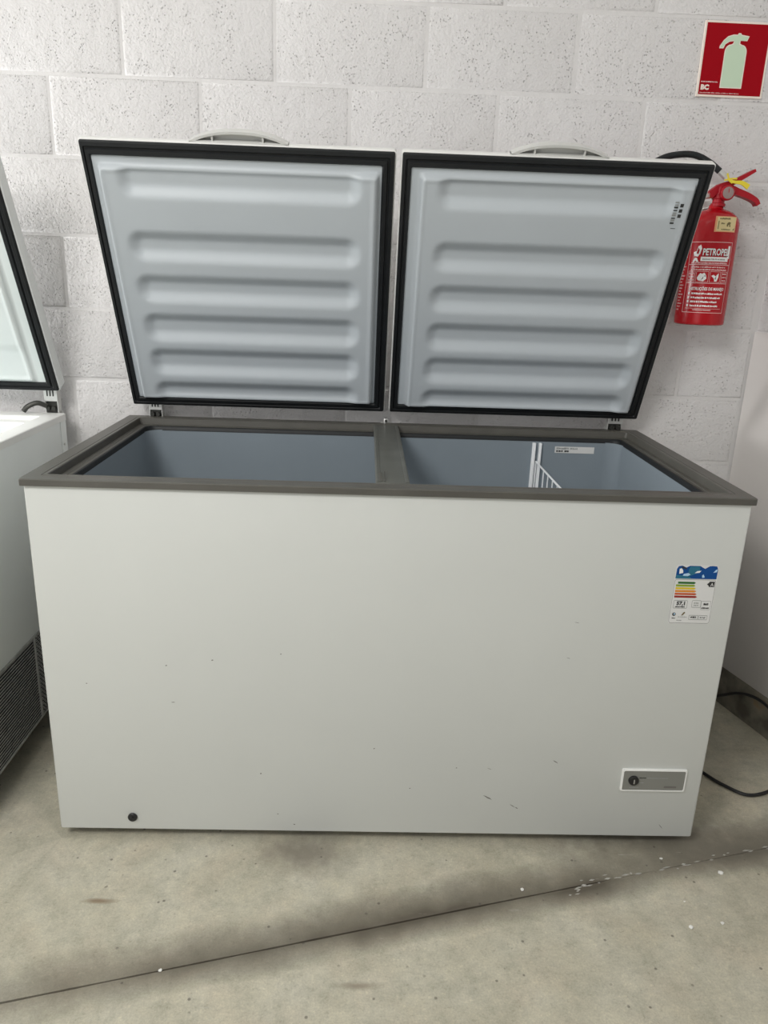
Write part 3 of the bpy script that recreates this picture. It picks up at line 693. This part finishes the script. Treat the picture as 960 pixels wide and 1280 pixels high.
# logo: emblem, word, strap line bar
pr.poly([(-.047, z(1.402)), (-.036, z(1.400)), (-.030, z(1.408)), (-.027, z(1.422)), (-.031, z(1.432)), (-.038, z(1.428)), (-.041, z(1.415)), (-.050, z(1.412))], 'p_white', 1)
pr.poly([(-.041, z(1.409)), (-.035, z(1.407)), (-.033, z(1.418)), (-.037, z(1.424))], 'sign_red', 2)
pr.poly([(-.050, z(1.386)), (-.044, z(1.397)), (-.038, z(1.397)), (-.032, z(1.386)), (-.038, z(1.386)), (-.041, z(1.390)), (-.044, z(1.386))], 'p_white', 1)
pr.text('PETROPEL', -.024, z(1.4035), .026, 'p_black', 1, width=.074, bold=.0014); pr.text('PETROPEL', -.023, z(1.4045), .025, 'p_white', 2, width=.072, bold=.0006)
pr.rect(-.027, z(1.388), .050, z(1.4000), 'p_white', 1); pr.tiny(-.022, z(1.3915), .062, .004, 'p_grey', 2, .2)
pr.rect(.046, z(1.396), .054, z(1.430), 'p_white', 0.5)
for v, a, b_ in ((1.3815, -.052, .050), (1.3705, -.050, .045), (1.3635, -.050, .052)): pr.tiny(a, z(v), b_-a, .0036, 'p_pink', 1, .3)
# pictogram squares
for u0, u1 in ((-.058, -.036), (-.033, .001), (.004, .034), (.037, .056)): pr.frame(u0, z(1.331), u1, z(1.361), .0009, 'p_pink')
pr.poly([(-.026, z(1.336)), (-.012, z(1.334)), (-.004, z(1.341)), (-.006, z(1.350)), (-.011, z(1.357)), (-.017, z(1.354)), (-.022, z(1.356)), (-.027, z(1.349)), (-.030, z(1.342))], 'p_white', 1)
pr.poly([(-.018, z(1.337)), (-.015, z(1.343)), (-.012, z(1.348)), (-.013, z(1.341))], 'p_black', 2); pr.poly([(-.011, z(1.348)), (-.008, z(1.351)), (-.007, z(1.346))], 'p_black', 2)
pr.poly([(.008, z(1.349)), (.014, z(1.352)), (.020, z(1.348)), (.025, z(1.354)), (.028, z(1.357)), (.028, z(1.345)), (.024, z(1.334)), (.018, z(1.334)), (.016, z(1.342))], 'p_white', 1); pr.poly([(.018, z(1.342)), (.022, z(1.349)), (.021, z(1.338))], 'p_black', 2)
for k in range(3): pr.tiny(-.055, z(1.335+.009*k), .016, .0035, 'p_pink', 1, .3); pr.tiny(.040, z(1.335+.009*k), .014, .0035, 'p_pink', 1, .3)
pr.text('INSTRUÇÕES DE MANEJO', -.048, z(1.3095), .0115, 'p_white', 1, width=.100, bold=.0003)
for k, wd in enumerate((.088, .083, .074, .078)):
    v = 1.2975-.0112*k; pr.rect(-.049, z(v), -.044, z(v+.0055), 'p_white', 1); pr.tiny(-.039, z(v), wd, .0050, 'p_white', 1, .22)
pr.tiny(-.030, z(1.2535), .050, .003, 'p_pink', 1, .2); pr.rect(-.052, z(1.2585), .050, z(1.2593), 'p_pink')
for k in range(22): pr.tiny(-.092, z(1.252+.0085*k), .012+.010*((k*7) % 3)/2, .0035, 'p_pink', 1, .3)
pr.build('label_print', fe)
UO = 0.0
pr = Print(cyl, .006)
pr.rect(-.024, z(1.4665), .040, z(1.5075), 'p_orange', 1); pr.rect(-.019, z(1.4690), .037, z(1.5055), 'p_yel', 2)
pr.tiny(-.013, z(1.4990), .030, .0040, 'p_olive', 3, .1); pr.tiny(-.006, z(1.4715), .026, .003, 'p_olive', 3, .2); pr.rect(-.0155, z(1.474), -.0135, z(1.495), 'p_olive', 3)
pr.tiny(-.008, z(1.4865), .010, .0040, 'p_olive', 3, .2); pr.poly([(.008, z(1.481)), (.020, z(1.480)), (.018, z(1.487)), (.020, z(1.491)), (.013, z(1.493)), (.008, z(1.488))], 'p_olive', 3); pr.poly([(.028, z(1.472)), (.035, z(1.472)), (.034, z(1.478))], 'p_olive', 3)
tag(pr.build('inspection_sticker', fe), 'pale yellow sticker')
def q(x, zz, y=.735): return (x-ex, y-ey, zz+K-ez)
m = MB(); m.lathe([(.020, 0), (.020, .007), (.0165, .009), (.0165, .018), (.019, .020), (.019, .050), (.014, .056), (.008, .058)], (q(1.703, 1.538)), 20, 2); m.tube([q(1.703, 1.568), q(1.672, 1.566)], .008, 12); m.tube([q(1.672, 1.566), q(1.655, 1.560)], [.0085, .007], 12, 1)
m.build('valve', ['brass', 'steel', 'redp'], fe)
m = MB(); m.lathe([(.019, 0), (.020, .003), (.020, .010), (.017, .013)], q(1.712, 1.571, .712), 24, 0, '-y'); m.lathe([(.016, .0128), (.012, .0145), (.002, .015)], q(1.712, 1.571, .712), 24, 1, '-y'); m.box(q(1.7112, 1.571, .6962), q(1.7128, 1.582, .6969), 0)
m.build('pressure_gauge', ['redp', 'glass'], fe)
def bar(m, pts, w_, t_, mi=0):
    """flat lever of width w_ (along y) and thickness t_ following pts in the x-z plane"""
    P = spline([Vector(p) for p in pts], 6); loops = []
    for i, p in enumerate(P):
        d = (P[min(i+1, len(P)-1)]-P[max(i-1, 0)]).normalized(); n = Vector((-d.z, 0, d.x)); y = Vector((0, 1, 0))
        tt = t_ if not isinstance(t_, tuple) else t_[0]+(t_[1]-t_[0])*i/(len(P)-1)
        loops.append([p+y*w_/2+n*tt/2, p-y*w_/2+n*tt/2, p-y*w_/2-n*tt/2, p+y*w_/2-n*tt/2])
    m.loft(loops, mi, True, True)
m = MB(); bar(m, [q(1.672, 1.567, .730), q(1.700, 1.589, .730), q(1.730, 1.600, .730), q(1.760, 1.617, .730), q(1.789, 1.634, .730)], .022, (.020, .008)); m.build('upper_lever', ['redp'], fe)
m = MB(); bar(m, [q(1.700, 1.560, .730), q(1.722, 1.583, .730), q(1.748, 1.577, .730), q(1.780, 1.567, .730), q(1.803, 1.556, .730), q(1.812, 1.545, .730)], .024, (.022, .011)); m.build('lower_handle', ['redp'], fe)
m = MB(); m.tube([q(1.688, 1.628, .722), q(1.706, 1.613, .718)], .0085, 12, 0); m.build('hose_ferrule', ['steel'], fe)
m = MB(); hs = spline([q(1.708, 1.610, .718), q(1.688, 1.628, .722), q(1.657, 1.651, .728), q(1.620, 1.668, .735), q(1.580, 1.670, .742), q(1.530, 1.658, .748), q(1.480, 1.62, .752), q(1.460, 1.55, .756), q(1.462, 1.46, .758), q(1.475, 1.36, .758)], 8)
m.tube(hs[8:], .0088, 12); m.build('hose', ['black'], fe)
m = MB(); nz = [hs[-1], hs[-1]+Vector((.004, 0, -.05))]; m.tube([nz[0]+Vector((0, 0, .02)), nz[0], nz[1], nz[1]+Vector((.001, 0, -.02))], [.0105, .012, .011, .009], 12); m.build('nozzle', ['blackp'], fe)
m = MB(); bar(m, [q(1.708, 1.606, .708), q(1.728, 1.600, .706), q(1.748, 1.598, .704), q(1.768, 1.588, .704)], .0035, (.004, .014)); bar(m, [q(1.705, 1.622, .708), q(1.712, 1.605, .707), q(1.722, 1.597, .706)], .003, (.004, .004)); bar(m, [q(1.700, 1.604, .709), q(1.716, 1.608, .707), q(1.733, 1.609, .706)], .003, (.004, .004)); m.tiny = None
m.build('seal_tag', ['yellow'], fe)
m = MB(); m.box(q(1.690, 1.48, YW-.001), q(1.716, 1.56, YW-.005), 0, .001); m.box(q(1.694, 1.537, YW-.004), q(1.712, 1.541, .745), 0); m.build('wall_bracket', ['steel'], fe)

# ================================================================== CABLE, CRUMBS
m = MB()
def wq(s, d, zz): p = wp(s, d, zz); return p
pts = [(1.585, .60, .010), (1.66, .42, .006), (1.724, .291, .006), (1.758, .238, .006), (1.807, .197, .006), (1.877, .213, .008), (1.935, .25, .018), (1.985, .32, .050), (2.000, .40, .090), (1.990, .48, .112), (1.974, .545, .110), (1.955, .605, .086), (1.932, .660, .045), (1.895, .705, .010), (1.84, .735, .006), (1.70, .76, .006), (1.60, .785, .006)]
m.tube(spline(pts, 10), .0048, 10); cbl = m.build('power_cable', ['blackp'])
tag(cbl, 'black power cable looping over the floor and curb right of the white chest freezer', 'cable')
crumbs = [(.337, -.371, .0045, 'small white plaster crumb on the left part of the dark floor joint'), (1.109, -.150, .0055, 'white plaster crumb just above the floor joint, below the freezer front'),
          (1.602, -.090, .0075, 'largest white plaster crumb, right of the freezer corner near the joint'), (1.462, -.251, .006, 'left one of the two lower white crumbs on the right floor'),
          (1.538, -.239, .005, 'right one of the two lower white crumbs on the right floor'), (1.473, -.045, .004, 'tiny white crumb under the right end of the freezer, above the joint'),
          (1.478, -.178, .0025, 'tiny white crumb between the joint and the two lower white crumbs')]
for i, (x, y, s_, lab) in enumerate(crumbs):
    bm = bmesh.new(); bmesh.ops.create_icosphere(bm, subdivisions=1, radius=s_); rnd = random.Random(i)
    for v in bm.verts: v.co = Vector((v.co.x*rnd.uniform(.7, 1.3), v.co.y*rnd.uniform(.6, 1.1), v.co.z*.55*rnd.uniform(.7, 1.2)))
    zmin = min(v.co.z for v in bm.verts)
    for v in bm.verts: v.co.z -= zmin
    me = bpy.data.meshes.new('plaster_crumb'); bm.to_mesh(me); bm.free()
    o = link('plaster_crumb', me, None, False, ['crumb']); o.location = (x, y, 0); tag(o, lab, 'debris', 'white crumbs on the floor')
